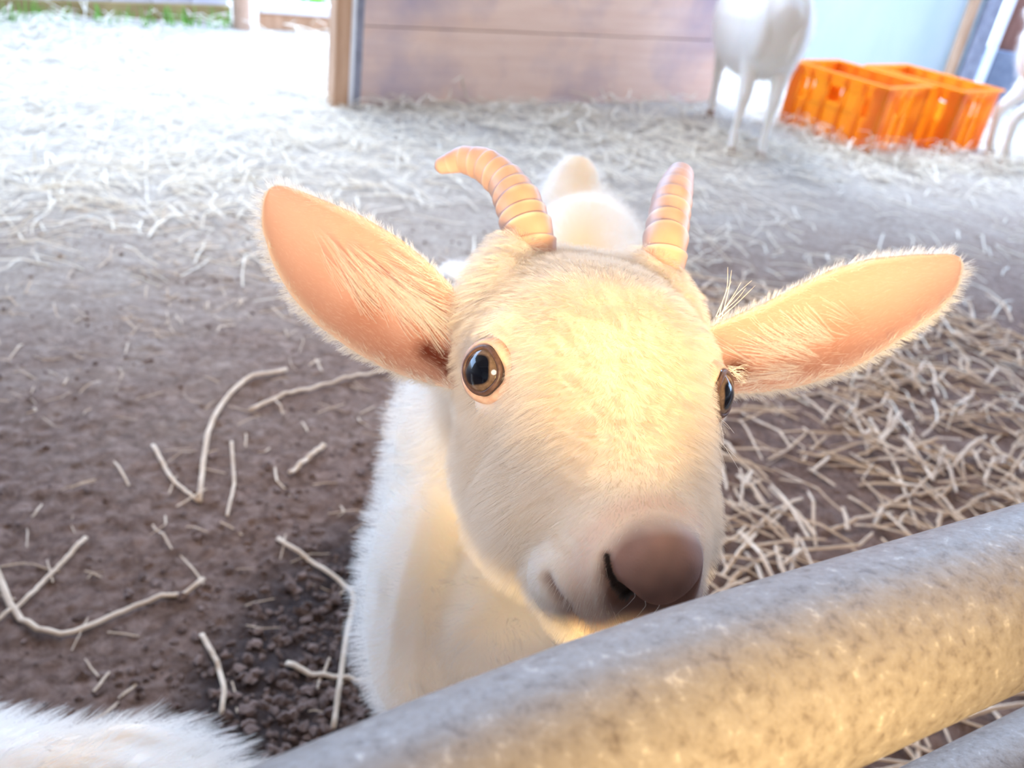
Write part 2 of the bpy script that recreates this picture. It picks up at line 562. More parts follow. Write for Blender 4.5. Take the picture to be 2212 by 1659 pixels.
def build_main_goat():
    S = [transform(s, HB.T, HO) for s in head_solids()]
    tr = transform(trunk_rings(28, 1.04), np.eye(3), GO)
    tr[0][:, 0] += 0.045 * np.clip((tr[0][:, 1] - GO[1] - 0.15) / 0.5, 0, 1.2)       # the rump swings a little to its left
    S.append(tr)
    nk = [hw((0, -0.075, -0.045)), hw((-0.004, -0.125, -0.075)), np.array([0.016, 0.515, 0.585]), np.array([0.012, 0.56, 0.515]), np.array([0.016, 0.60, 0.45])]
    S.append(tube(smooth_poly(nk, 9, 2), np.interp(np.linspace(0, 1, 9), [0, .3, .6, 1], [0.050, 0.064, 0.092, 0.102]), 24, (1.0, 1.1), (0, 0, 1)))
    for sg in (-1, 1):
        for L in (FORE, HIND):
            S.append(tube([np.array((sg * p[0], p[1], p[2])) + GO for p, _ in L], [r for _, r in L], 16))
    # shoulder masses
    E3 = np.eye(3)
    for sg in (-1, 1):
        S.append(ellipsoid(GO + (sg * 0.052, 0.095, 0.43), (E3[0] * 0.052, E3[1] * 0.105, E3[2] * 0.125)))
    # upright tail
    tl = [GO + np.array(p) for p in ((0.015, 0.66, 0.53), (0.02, 0.70, 0.552), (0.022, 0.722, 0.575), (0.022, 0.730, 0.592))]
    S.append(tube(smooth_poly(tl, 7, 1), np.array([0.036, 0.036, 0.034, 0.032, 0.029, 0.024, 0.012]), 12, (1.2, 0.8)))
    me = remeshed('body', S, 0.0026, 14)
    # finer skin on the muzzle and round the eyes
    bm = bmesh.new(); bm.from_mesh(me); bm.verts.ensure_lookup_table()
    h0 = to_head(np.array([v.co[:] for v in bm.verts]))
    fine = (h0[:, 1] > 0.066) & (h0[:, 1] < 0.2) & (np.abs(h0[:, 0]) < 0.06) & (h0[:, 2] > -0.075)
    for sg in (-1, 1): fine |= np.linalg.norm(h0 - np.array((sg * EYE_X, EYE_S, EYE_H)), axis=1) < 0.022
    es = [e for e in bm.edges if fine[e.verts[0].index] and fine[e.verts[1].index]]
    bmesh.ops.subdivide_edges(bm, edges=es, cuts=2, use_grid_fill=True, smooth=0.3)
    bm.to_mesh(me); bm.free(); me.update()
    me.polygons.foreach_set('use_smooth', [True] * len(me.polygons))
    co, no = mesh_arrays(me)
    H = to_head(co)
    headish = gauss(np.maximum(0, H[:, 1] * -1 - 0.09), 0.03) * (np.linalg.norm(H - (0, 0, -0.03), axis=1) < 0.17)
    col = np.tile(np.array(COAT), (len(co), 1))

    def blend(w, c):
        nonlocal col
        w = np.clip(w, 0, 1)[:, None]; col = col * (1 - w) + np.array(c) * w
    # warm lamplight on the back, painted into the coat pigment
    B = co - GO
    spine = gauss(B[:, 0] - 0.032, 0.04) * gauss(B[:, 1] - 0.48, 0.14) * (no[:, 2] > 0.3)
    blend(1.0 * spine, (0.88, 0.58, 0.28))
    disp = np.zeros_like(co)
    pix, dep = project(co)

    def on_skin(pts):                                      # head-space points of the visible skin
        out = []
        for q in pts:
            dd = np.linalg.norm(pix - np.array(q), axis=1) + 1e4 * ((dep > 0.42) | (H[:, 1] < 0.05))
            m = np.nonzero(dd < dd.min() + 8)[0]; k = m[np.argmin(dep[m])]
            out.append(H[k])
        return np.array(out)
    nostril = on_skin([(1300, 1205), (1308, 1258), (1338, 1308), (1370, 1342)])
    mouth = on_skin([(1170, 1248), (1184, 1278), (1218, 1317), (1247, 1355), (1284, 1392)])
    bald = np.zeros(len(co))
    for sg in (-1, 1):
        # eye socket
        c = np.array((sg * EYE_X, EYE_S, EYE_H)); ax = unit((sg * 0.74, 0.52, 0.42))
        q = H - c; along = q @ ax; rad = np.linalg.norm(q - along[:, None] * ax, axis=1)
        w = gauss(rad, 0.0105) * (np.abs(along) < 0.03) * (np.linalg.norm(q, axis=1) < 0.032)
        tgt = -0.010
        disp += (w * np.minimum(0, tgt - along))[:, None] * (ax @ HB)
        rim = np.exp(-((rad - 0.0145) / 0.0045) ** 2) * (np.abs(along) < 0.03) * (np.linalg.norm(q, axis=1) < 0.032)
        disp += (0.0012 * rim)[:, None] * (ax @ HB)
        blend(0.55 * gauss(np.maximum(0, rad - 0.012), 0.006) * (along > -0.02) * (np.linalg.norm(q, axis=1) < 0.03), (0.80, 0.56, 0.44))
        bald = np.maximum(bald, gauss(np.maximum(0, rad - 0.0150), 0.003) * (np.linalg.norm(q, axis=1) < 0.03))
        # tear groove running from the inner corner down the face
        gp = np.array([(sg * 0.047, 0.014, -0.002), (sg * 0.043, 0.030, -0.004), (sg * 0.038, 0.046, -0.008)])
        d, t = poly_dist(H, gp); disp -= (0.0022 * gauss(d, 0.006))[:, None] * no
        blend(0.35 * gauss(d, 0.007), (0.80, 0.58, 0.44))
        # nostril: slit curling down into the round opening
        gp = (nostril - (PADX, 0, 0)) * np.array((1 if sg < 0 else -1, 1, 1)) + (PADX, 0, 0)
        d, t = poly_dist(H, gp); r = 0.0019 + 0.0050 * t ** 1.5
        wn = gauss(d, r * 1.25)
        disp -= (wn * (0.0025 + 0.010 * t))[:, None] * (0.7 * no + 0.3 * unit((0, 0.8, 0.2)) @ HB)
        blend(gauss(d, r * 1.15) * 1.15, (0.018, 0.010, 0.009))
        bald = np.maximum(bald, gauss(d, 0.006))
        # mouth line
        gp = mouth * np.array((1 if sg < 0 else -1, 1, 1))
        d, t = poly_dist(H, gp); disp -= (0.0030 * gauss(d, 0.0026))[:, None] * no
        blend(0.85 * gauss(d, 0.0026), (0.26, 0.14, 0.11))
        bald = np.maximum(bald, 0.8 * gauss(d, 0.005))
    # nose pad pigment
    q = (H - np.array((PADX, 0.107, -0.0115))) / np.array((0.0225, 0.0190, 0.0245))
    pad = np.clip((1.12 - np.linalg.norm(q, axis=1)) / 0.2, 0, 1) * (H[:, 1] > 0.09)
    nz = np.array([noise.noise(Vector(p * 160)) for p in co[pad > 0]])
    pc = np.tile(np.array((0.25, 0.135, 0.105)), (len(co), 1)); pc[pad > 0] *= (1 + 0.25 * nz)[:, None]
    dark = (col.sum(1) < 0.4)
    wp = (np.where(dark, 0, pad) * 0.97)[:, None]
    col = col * (1 - wp) + pc * wp
    bald = np.maximum(bald, np.clip(pad * 1.3, 0, 1))
    lip = gauss(np.linalg.norm((H - np.array((0, 0.106, -0.034))) / np.array((0.034, 0.022, 0.016)), axis=1), 0.95) * (1 - pad) * (H[:, 1] > 0.07) * ~dark
    blend(0.5 * lip, (0.80, 0.62, 0.53))
    # soft pink skin round the muzzle top
    ring = np.exp(-((np.linalg.norm(q, axis=1) - 1.25) / 0.22) ** 2) * (H[:, 1] > 0.07) * ~dark
    blend(0.55 * ring, (0.72, 0.50, 0.42))
    co2 = co + disp
    me.vertices.foreach_set('co', co2.ravel()); me.update()
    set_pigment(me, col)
    me.materials.clear(); me.materials.append(M_skin); me.materials.append(M_fur); me.materials.append(M_fur_white)
    o = bpy.data.objects.new('body', me); COL.objects.link(o); child(o)
    # coat: short on the face, longer on neck and trunk
    r = np.linalg.norm(H - np.array((0, -0.01, -0.03)), axis=1)
    isface = np.clip((0.150 - r) / 0.02, 0, 1) * (H[:, 1] > -0.135)
    wface = isface * (1 - bald)
    muzz = np.clip((H[:, 1] - 0.06) / 0.035, 0, 1)
    vgroup(o, 'face_density', wface * (1 - 0.35 * muzz))
    vgroup(o, 'face_length', np.clip(1.0 - 0.68 * muzz - 0.4 * gauss(np.abs(np.abs(H[:, 0]) - 0.05), 0.012) * (np.abs(H[:, 1]) < 0.03), 0.15, 1))
    vis = (co[:, 2] > 0.25)
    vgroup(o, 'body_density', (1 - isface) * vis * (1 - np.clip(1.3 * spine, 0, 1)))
    down = HB[1] * 0.75 + np.array((-0.25, 0, -0.35))
    add_fur(o, 'face_coat', 16000, 12, 0.0024, 'face_density', 0.00010, (*down, 0.95), 3, 2, 'face_length', 0.0004, 0.2, 0.0)
    add_fur(o, 'body_coat', 10000, 9, 0.0062, 'body_density', 0.00022, (0.0, 0.45, -0.45, 0.65), 5, 3, None, 0.004, 0.25, 0.3)
    return o


main_body = build_main_goat()


M_horn = skin_mat('ridged_horn', 0.42, 0.15, 220)


def build_horn(poly, widths, ring_n, flat):
    """curved ridged horn along world points"""
    n = 140
    p = smooth_poly(np.array(poly), n, 10)
    w = np.interp(np.linspace(0, 1, n), np.linspace(0, 1, len(widths)), widths) / 2
    ph = np.linspace(0, 1, n)
    saw = (ph * ring_n) % 1.0                              # each growth ring swells and ends in a lip
    fade = np.clip(1.15 - ph, 0, 1)
    w = w * (0.965 + 0.10 * fade * saw ** 1.6)
    w[-4:] *= np.array([0.93, 0.8, 0.6, 0.25])
    v, f = tube(p, w, 36, flat, (0, 0, 1))
    o = mesh_obj('horn', v, f, M_horn)
    rep = 36
    lip = np.clip((saw - 0.72) / 0.28, 0, 1) * fade
    nzv = np.array([noise.noise(Vector(q) * 120) for q in v])
    c = np.tile(np.array((0.54, 0.33, 0.25)), (n * rep, 1)) * (1 + 0.18 * nzv)[:, None]
    lw = (np.repeat(lip, rep) * np.clip(0.55 + nzv, 0, 1) * 0.8)[:, None]
    c = c * (1 - lw) + np.array((0.82, 0.70, 0.62)) * lw
    set_pigment(o.data, c)
    return child(o)


build_horn([spot(1150, 560, .468), spot(1142, 510, .470), spot(1120, 440, .478), spot(1092, 393, .488), spot(1048, 356, .498), spot(1000, 344, .506), spot(940, 362, .512)],
           [0.027, 0.0265, 0.0245, 0.0205, 0.0185, 0.0145, 0.0075], 12, (1, 1.1))
build_horn([spot(1428, 590, .478), spot(1436, 530, .482), spot(1443, 480, .494), spot(1452, 432, .508), spot(1463, 395, .522), spot(1470, 376, .530)],
           [0.025, 0.0245, 0.0235, 0.0235, 0.021, 0.0165], 8, (1, 1.1))


# eyes: pigment by the eye's own axes
def eye_mat():
    m, nt, b, o = new_mat('goat_eye')
    tc = node(nt, 'ShaderNodeTexCoord'); sp = node(nt, 'ShaderNodeSeparateXYZ')
    nt.links.new(tc.outputs['Object'], sp.inputs[0])

    def mth(op, a, bb=None, cc=None):
        n = node(nt, 'ShaderNodeMath', operation=op)
        for i, v in enumerate((a, bb, cc)):
            if v is None: continue
            if isinstance(v, (int, float)): n.inputs[i].default_value = v
            else: nt.links.new(v, n.inputs[i])
        return n.outputs[0]
    x = mth('POWER', mth('ABSOLUTE', mth('DIVIDE', sp.outputs[0], 0.0072)), 3.2)
    y = mth('POWER', mth('ABSOLUTE', mth('DIVIDE', sp.outputs[1], 0.0068)), 3.2)
    pup = mth('ADD', x, y)
    pm = node(nt, 'ShaderNodeMapRange'); pm.inputs['From Min'].default_value = 0.8; pm.inputs['From Max'].default_value = 1.25
    nt.links.new(pup, pm.inputs['Value'])
    rr = mth('SQRT', mth('ADD', mth('MULTIPLY', sp.outputs[0], sp.outputs[0]), mth('MULTIPLY', sp.outputs[1], sp.outputs[1])))
    rm = node(nt, 'ShaderNodeMapRange'); rm.inputs['From Min'].default_value = 0.0085; rm.inputs['From Max'].default_value = 0.0118
    nt.links.new(rr, rm.inputs['Value'])
    nz = noise_tex(nt, 420, 4, 0.7)
    iris = ramp(nt, nz, [(0.3, (0.10, 0.065, 0.046)), (0.7, (0.20, 0.135, 0.10))])
    m1 = node(nt, 'ShaderNodeMix', data_type='RGBA'); nt.links.new(rm.outputs[0], m1.inputs[0]); nt.links.new(iris, m1.inputs[6]); m1.inputs[7].default_value = (0.05, 0.03, 0.025, 1)
    m2 = node(nt, 'ShaderNodeMix', data_type='RGBA'); nt.links.new(pm.outputs[0], m2.inputs[0]); m2.inputs[6].default_value = (0.002, 0.003, 0.008, 1); nt.links.new(m1.outputs[2], m2.inputs[7])
    nt.links.new(m2.outputs[2], b.inputs['Base Color'])
    b.inputs['Roughness'].default_value = 0.12; b.inputs['Specular IOR Level'].default_value = 0.35
    b.inputs['Coat Weight'].default_value = 0.4; b.inputs['Coat Roughness'].default_value = 0.02
    return m


M_eye = eye_mat()
M_lid = noisy('dark_eyelid_skin', (0.07, 0.04, 0.035), (0.15, 0.085, 0.07), 300, 0.4, 0.2, 0.0003)
M_lidpink = noisy('pink_eyelid_skin', (0.62, 0.38, 0.28), (0.78, 0.55, 0.43), 200, 0.55, 0.2, 0.0004)
for sg in (-1, 1):
    ax = unit(unit((sg * 0.77, 0.50, 0.38)) @ HB)
    xs = unit(R - ax * (R @ ax)); ys = np.cross(ax, xs)
    r = 0.0145
    c = hw((sg * EYE_X, EYE_S, EYE_H)) - ax * 0.0064
    v, f = ellipsoid((0, 0, 0), np.eye(3) * r, 40)
    eye = mesh_obj('eye', v, f, M_eye)
    eye.matrix_world = Matrix(((xs[0], ys[0], ax[0], c[0]), (xs[1], ys[1], ax[1], c[1]), (xs[2], ys[2], ax[2], c[2]), (0, 0, 0, 1)))
    mw = eye.matrix_world.copy()
    eye.parent = goat; eye.matrix_parent_inverse = Matrix.Translation((-GO[0], -GO[1], 0)); eye.matrix_basis = mw
    # lids: rings lying on the eyeball; the opening axis looks a little more forward than the pupil
    la = unit(unit((sg * 0.74, 0.52, 0.42)) @ HB)
    lx = unit(HB[1] - la * (HB[1] @ la)); ly = np.cross(la, lx)
    for nm, mat, ra, rb, tr, out in (('eyelid', M_lid, 0.0098, 0.0100, 0.0013, 0.0002), ('eyelid', M_lidpink, 0.0121, 0.0124, 0.0029, -0.0002)):
        pts = []
        for k in range(48):
            a = 2 * math.pi * k / 48
            ex, ey = math.cos(a), math.sin(a)
            px_ = ra * math.copysign(abs(ex) ** 0.85, ex); py_ = rb * math.copysign(abs(ey) ** 0.85, ey)
            if ex > 0.3: px_ *= 1 + 0.10 * (ex - 0.3)          # drawn-out inner corner
            z = math.sqrt(max(0.0, (r + out) ** 2 - px_ ** 2 - py_ ** 2)) if px_ ** 2 + py_ ** 2 < r * r else 0.0
            pts.append(c + px_ * lx + py_ * ly + z * la)
        vs = []; fs = []; npt = len(pts)
        for k in range(npt):
            t = unit(pts[(k + 1) % npt] - pts[k - 1]); nn = unit(pts[k] - c); bb = np.cross(t, nn)
            for j in range(8):
                a = 2 * math.pi * j / 8; vs.append(pts[k] + tr * (math.cos(a) * nn * 0.8 + math.sin(a) * bb))
        for k in range(npt):
            for j in range(8):
                fs.append((k * 8 + j, k * 8 + (j + 1) % 8, ((k + 1) % npt) * 8 + (j + 1) % 8, ((k + 1) % npt) * 8 + j))
        child(tag(mesh_obj(nm, vs, fs, mat), 'dark rim of the eye' if mat is M_lid else 'pink eyelid'))


# ears
def ear_mat():
    m, nt, b, o = new_mat('ear_skin')
    a = node(nt, 'ShaderNodeVertexColor'); a.layer_name = 'pigment'
    b.inputs['Roughness'].default_value = 0.7; b.inputs['Specular IOR Level'].default_value = 0.25
    nt.links.new(a.outputs[0], b.inputs['Base Color'])
    t = node(nt, 'ShaderNodeBsdfTranslucent'); nt.links.new(a.outputs[0], t.inputs['Color'])
    mx = node(nt, 'ShaderNodeMixShader'); mx.inputs[0].default_value = 0.3
    nt.links.new(b.outputs[0], mx.inputs[1]); nt.links.new(t.outputs[0], mx.inputs[2]); nt.links.new(mx.outputs[0], o.inputs['Surface'])
    bump(nt, b, noise_tex(nt, 260, 4, 0.6), 0.25, 0.0006)
    return m


M_ear = ear_mat()
M_earfur = fur_mat('ear_fur', (0.92, 0.74, 0.64), (0.98, 0.90, 0.82))


def build_ear(upper, lower, cup, canal, tufts, out_dir, seed):
    n, k = 46, 22
    up = smooth_poly(np.array(upper), n, 1); lo = smooth_poly(np.array(lower), n, 1)
    Fr = np.zeros((n, k, 3))
    for i in range(n):
        u_ = i / (n - 1)
        depth = cup * math.sin(math.pi * min(1, 0.12 + u_ * 0.88)) ** 0.7
        for j in range(k):
            v_ = j / (k - 1)
            p = up[i] * (1 - v_) + lo[i] * v_
            away = unit(p - CAMP)
            prof = (1 - abs(2 * (v_ - 0.05) - 1) ** 2.2) if True else 0
            Fr[i, j] = p + away * depth * max(0, prof) * (1.15 - 0.4 * u_)
    # normals toward the viewer side
    gu = np.gradient(Fr, axis=0); gv = np.gradient(Fr, axis=1)
    N = np.cross(gu, gv); N /= np.maximum(np.linalg.norm(N, axis=2, keepdims=True), 1e-9)
    if (N[n // 2, k // 2] @ (CAMP - Fr[n // 2, k // 2])) < 0: N = -N
    th = 0.0042
    edge = np.ones((n, k)); vv = np.linspace(0, 1, k)
    prof = np.sqrt(np.clip(1 - np.abs(2 * vv - 1) ** 6, 0, 1)); uu = np.linspace(0, 1, n)
    edge = prof[None, :] * np.sqrt(np.clip(1 - uu ** 10, 0, 1))[:, None]
    Bk = Fr - N * (th * (0.12 + edge))[:, :, None]
    V = list(Fr.reshape(-1, 3)) + list(Bk.reshape(-1, 3)); Fc = []; o2 = n * k
    for i in range(n - 1):
        for j in range(k - 1):
            a = i * k + j
            Fc.append((a, a + 1, a + k + 1, a + k)); Fc.append((a + o2, a + k + o2, a + k + 1 + o2, a + 1 + o2))
    for i in range(n - 1):
        for j in (0, k - 1):
            a = i * k + j; Fc.append((a, a + k, a + k + o2, a + o2))
    for j in range(k - 1):
        for i in (0, n - 1):
            a = i * k + j; Fc.append((a, a + 1, a + 1 + o2, a + o2))
    o = mesh_obj('ear', V, Fc, M_ear)
    P = np.array(V); pix, _ = project(P)
    uu = np.repeat(np.linspace(0, 1, n), k); vv = np.tile(np.linspace(0, 1, k), n)
    front = np.tile(np.array((0.76, 0.45, 0.36)), (n * k, 1)); base = front.copy()
    tip = np.clip((uu - 0.45) / 0.5, 0, 1)[:, None]
    front = front * (1 - tip) + np.array((0.79, 0.52, 0.42)) * tip
    rimw = np.clip(1 - np.minimum(vv, 1 - vv) / 0.10, 0, 1)[:, None] * 0.7
    front = front * (1 - rimw) + np.array((0.88, 0.74, 0.63)) * rimw
    nz = np.array([noise.noise(Vector(p * 55)) for p in P[:n * k]])
    red = gauss(uu - 0.30, 0.26) * gauss(vv - 0.62, 0.28) * (0.6 + 0.6 * nz)
    red = np.clip(red, 0, 1)[:, None] * 0.75
    front = front * (1 - red) + np.array((0.52, 0.20, 0.12)) * red
    for c, rx in canal:
        d = np.linalg.norm(pix[:n * k] - np.array(c), axis=1)
        w = np.clip(gauss(d, rx) * 1.3, 0, 1)[:, None]; front = front * (1 - w) + np.array((0.16, 0.035, 0.02)) * w
    back = np.tile(np.array((0.88, 0.80, 0.72)), (n * k, 1))
    set_pigment(o.data, np.vstack([front, back]))
    o.data.materials.append(M_earfur); o.data.materials.append(M_fur_white)
    zero = np.zeros(n * k)
    edgew = np.clip(1 - np.minimum(vv, 1 - vv) / 0.07, 0, 1); edgew = np.maximum(edgew, np.clip((uu - 0.95) / 0.05, 0, 1))
    vgroup(o, 'rim', np.r_[edgew * 0.7, np.ones(n * k) * 0.8])
    tw = np.zeros(n * k)
    for (u0, ur, v0, vr) in tufts: tw = np.maximum(tw, gauss(uu - u0, ur) * gauss(vv - v0, vr))
    vgroup(o, 'inner', np.r_[np.clip(tw * 1.2, 0, 1), zero])
    vgroup(o, 'down', np.r_[np.ones(n * k) * (1 - 0.5 * edgew), zero])
    child(o)
    od = unit(out_dir)
    add_fur(o, 'ear_rim_fur', 2200, 6, 0.0017, 'rim', 0.00018, (*(od * 0.5), 0.6), seed, 3, None, 0.002, 0.25, 0.2)
    add_fur(o, 'ear_down', 600, 4, 0.0009, 'down', 0.00008, (*(od * 0.8), 0.35), seed + 1, 2, None, 0.001, 0.2, 0.2)
    add_fur(o, 'ear_tuft', 64, 9, 0.0070, 'inner', 0.00022, (*(od * 0.55 + np.array((0, 0, 0.45 if seed < 50 else -0.45))), 0.35), seed + 2, 3, None, 0.001, 0.10, 0.75)
    return o


dz = lambda pts, d0, d1: [spot(x, y, d0 + (d1 - d0) * i / (len(pts) - 1)) for i, (x, y) in enumerate(pts)]
build_ear(dz([(1050, 715), (1010, 665), (975, 615), (930, 570), (865, 515), (780, 465), (700, 432), (640, 408), (600, 399), (585, 405)], .450, .478),
          dz([(1040, 850), (985, 842), (905, 822), (840, 800), (770, 762), (690, 705), (630, 640), (590, 570), (566, 490), (568, 435), (585, 405)], .438, .478),
          0.020, [((955, 775), 24), ((925, 758), 22), ((975, 800), 16)], [(0.22, 0.14, 0.38, 0.2), (0.42, 0.10, 0.5, 0.14)], -R * 0.8 + U * 0.3, 20)
build_ear(dz([(1515, 715), (1590, 680), (1650, 655), (1720, 618), (1800, 580), (1880, 558), (1980, 549), (2060, 549), (2074, 556)], .462, .500),
          dz([(1530, 850), (1640, 848), (1720, 836), (1800, 812), (1880, 775), (1960, 722), (2030, 668), (2064, 630), (2078, 585), (2074, 556)], .452, .500),
          0.019, [((1592, 800), 22)], [(0.25, 0.13, 0.42, 0.18), (0.20, 0.12, 0.82, 0.1)], R * 0.8 + U * 0.25, 60)


# long lash hairs round the far eye and whiskers
def strands(name, mat, lines, radius):
    mbx = MB()
    for ln in lines:
        p = smooth_poly(np.array(ln), 9, 2); mbx.tube(p, np.linspace(radius, radius * 0.25, 9), 5)
    o = child(mbx.build(name, mat, None, True)); return o


def fan(base, tips, d0, d1, n, spread, bend, seed):
    r_ = random.Random(seed); out = []
    for i in range(n):
        k = i / max(1, n - 1); t = tips[0] + (tips[1] - tips[0]) * k + np.array([r_.uniform(-spread, spread), r_.uniform(-spread, spread)])
        b = np.array(base) + np.array([r_.uniform(-8, 8), r_.uniform(-10, 10)])
        m = (b + t) / 2 + np.array([r_.uniform(-bend, bend), -abs(r_.uniform(0, bend))])
        out.append([spot(*b, d0), spot(*m, (d0 + d1) / 2), spot(*t, d1)])
    return out


M_lash = noisy('pale_lash_hair', (0.85, 0.76, 0.66), (0.95, 0.9, 0.84), 50, 0.5, 0)
A = np.array
lines = fan((1578, 800), (A([1612., 790.]), A([1608., 832.])), .432, .425, 22, 8, 4, 1)
lines += fan((1552, 905), (A([1575., 925.]), A([1545., 985.])), .422, .410, 10, 12, 4, 2)
lines += fan((1552, 690), (A([1640., 615.]), A([1560., 590.])), .440, .430, 7, 16, 14, 3)
tag(strands('eyelash', M_lash, lines, 0.00022), kind='stuff')
lines = fan((1540, 940), (A([1600., 1000.]), A([1560., 1020.])), .405, .40, 4, 10, 8, 4)
tag(strands('whisker', M_lash, lines, 0.00018), kind='stuff')


# ------------------------------------------------------------------ metal gate
M_gate = None
def gate_mat():
    m, nt, b, o = new_mat('galvanised_pipe')
    f1 = noise_tex(nt, 170, 8, 0.72, dist=0.2); f2 = noise_tex(nt, 400, 3, 0.6)
    f3 = noise_tex(nt, 30, 5, 0.6)
    base = ramp(nt, f1, [(0.30, (0.12, 0.09, 0.075)), (0.46, (0.235, 0.20, 0.175)), (0.60, (0.28, 0.245, 0.22)), (0.70, (0.58, 0.56, 0.54))])
    grime = ramp(nt, f1, [(0.60, (0, 0, 0)), (0.70, (1, 1, 1))])
    mx = node(nt, 'ShaderNodeMix', data_type='RGBA')
    g2 = node(nt, 'ShaderNodeMath', operation='MULTIPLY'); nt.links.new(grime, g2.inputs[0]); nt.links.new(f3, g2.inputs[1])
    nt.links.new(g2.outputs[0], mx.inputs[0]); nt.links.new(base, mx.inputs[6]); mx.inputs[7].default_value = (0.30, 0.20, 0.12, 1)
    nt.links.new(mx.outputs[2], b.inputs['Base Color'])
    b.inputs['Metallic'].default_value = 0.22
    nt.links.new(ramp(nt, f2, [(0.3, (0.38,) * 3), (0.7, (0.58,) * 3)]), b.inputs['Roughness'])
    bump(nt, b, f1, 0.35, 0.0012)
    return m


M_gate = gate_mat()
GD = unit((0.83802577, 0.54414325, -0.04026088))
GW = np.array((0.09774827, 0.2041337, 0.70356994)) - 0.0095 * U
gate = empty('metal_gate', (GW[0], GW[1], 0))
tag(gate, 'worn galvanised pipe gate crossing in front of the horned goat', 'gate')


def gate_child(o):
    o.parent = gate; o.matrix_parent_inverse = Matrix.Translation((-GW[0], -GW[1], 0)); return o


def rail_line(dzv):
    out = []
    for s in np.linspace(-0.75, 1.6, 60):
        sag = -0.36 * min(0.0, s) ** 2 if s > -0.3 else -0.36 * 0.09 - 0.216 * (-0.3 - s)
        out.append(GW + s * GD + U * sag - np.array((0, 0, dzv)))
    return np.array(out)


for dzv, rr in ((0.0, 0.0308), (0.178, 0.0290), (0.40, 0.029), (0.60, 0.029)):
    p = rail_line(dzv); mb = MB(); mb.tube(p, rr, 40); gate_child(mb.build('rail', M_gate, None, True))
for k in (0, -1):
    top = rail_line(0.0)[k]; mb = MB(); mb.tube([top + (0, 0, 0.02), (top[0], top[1], 0.0)], 0.033, 24)
    gate_child(mb.build('post', M_gate, None, True))

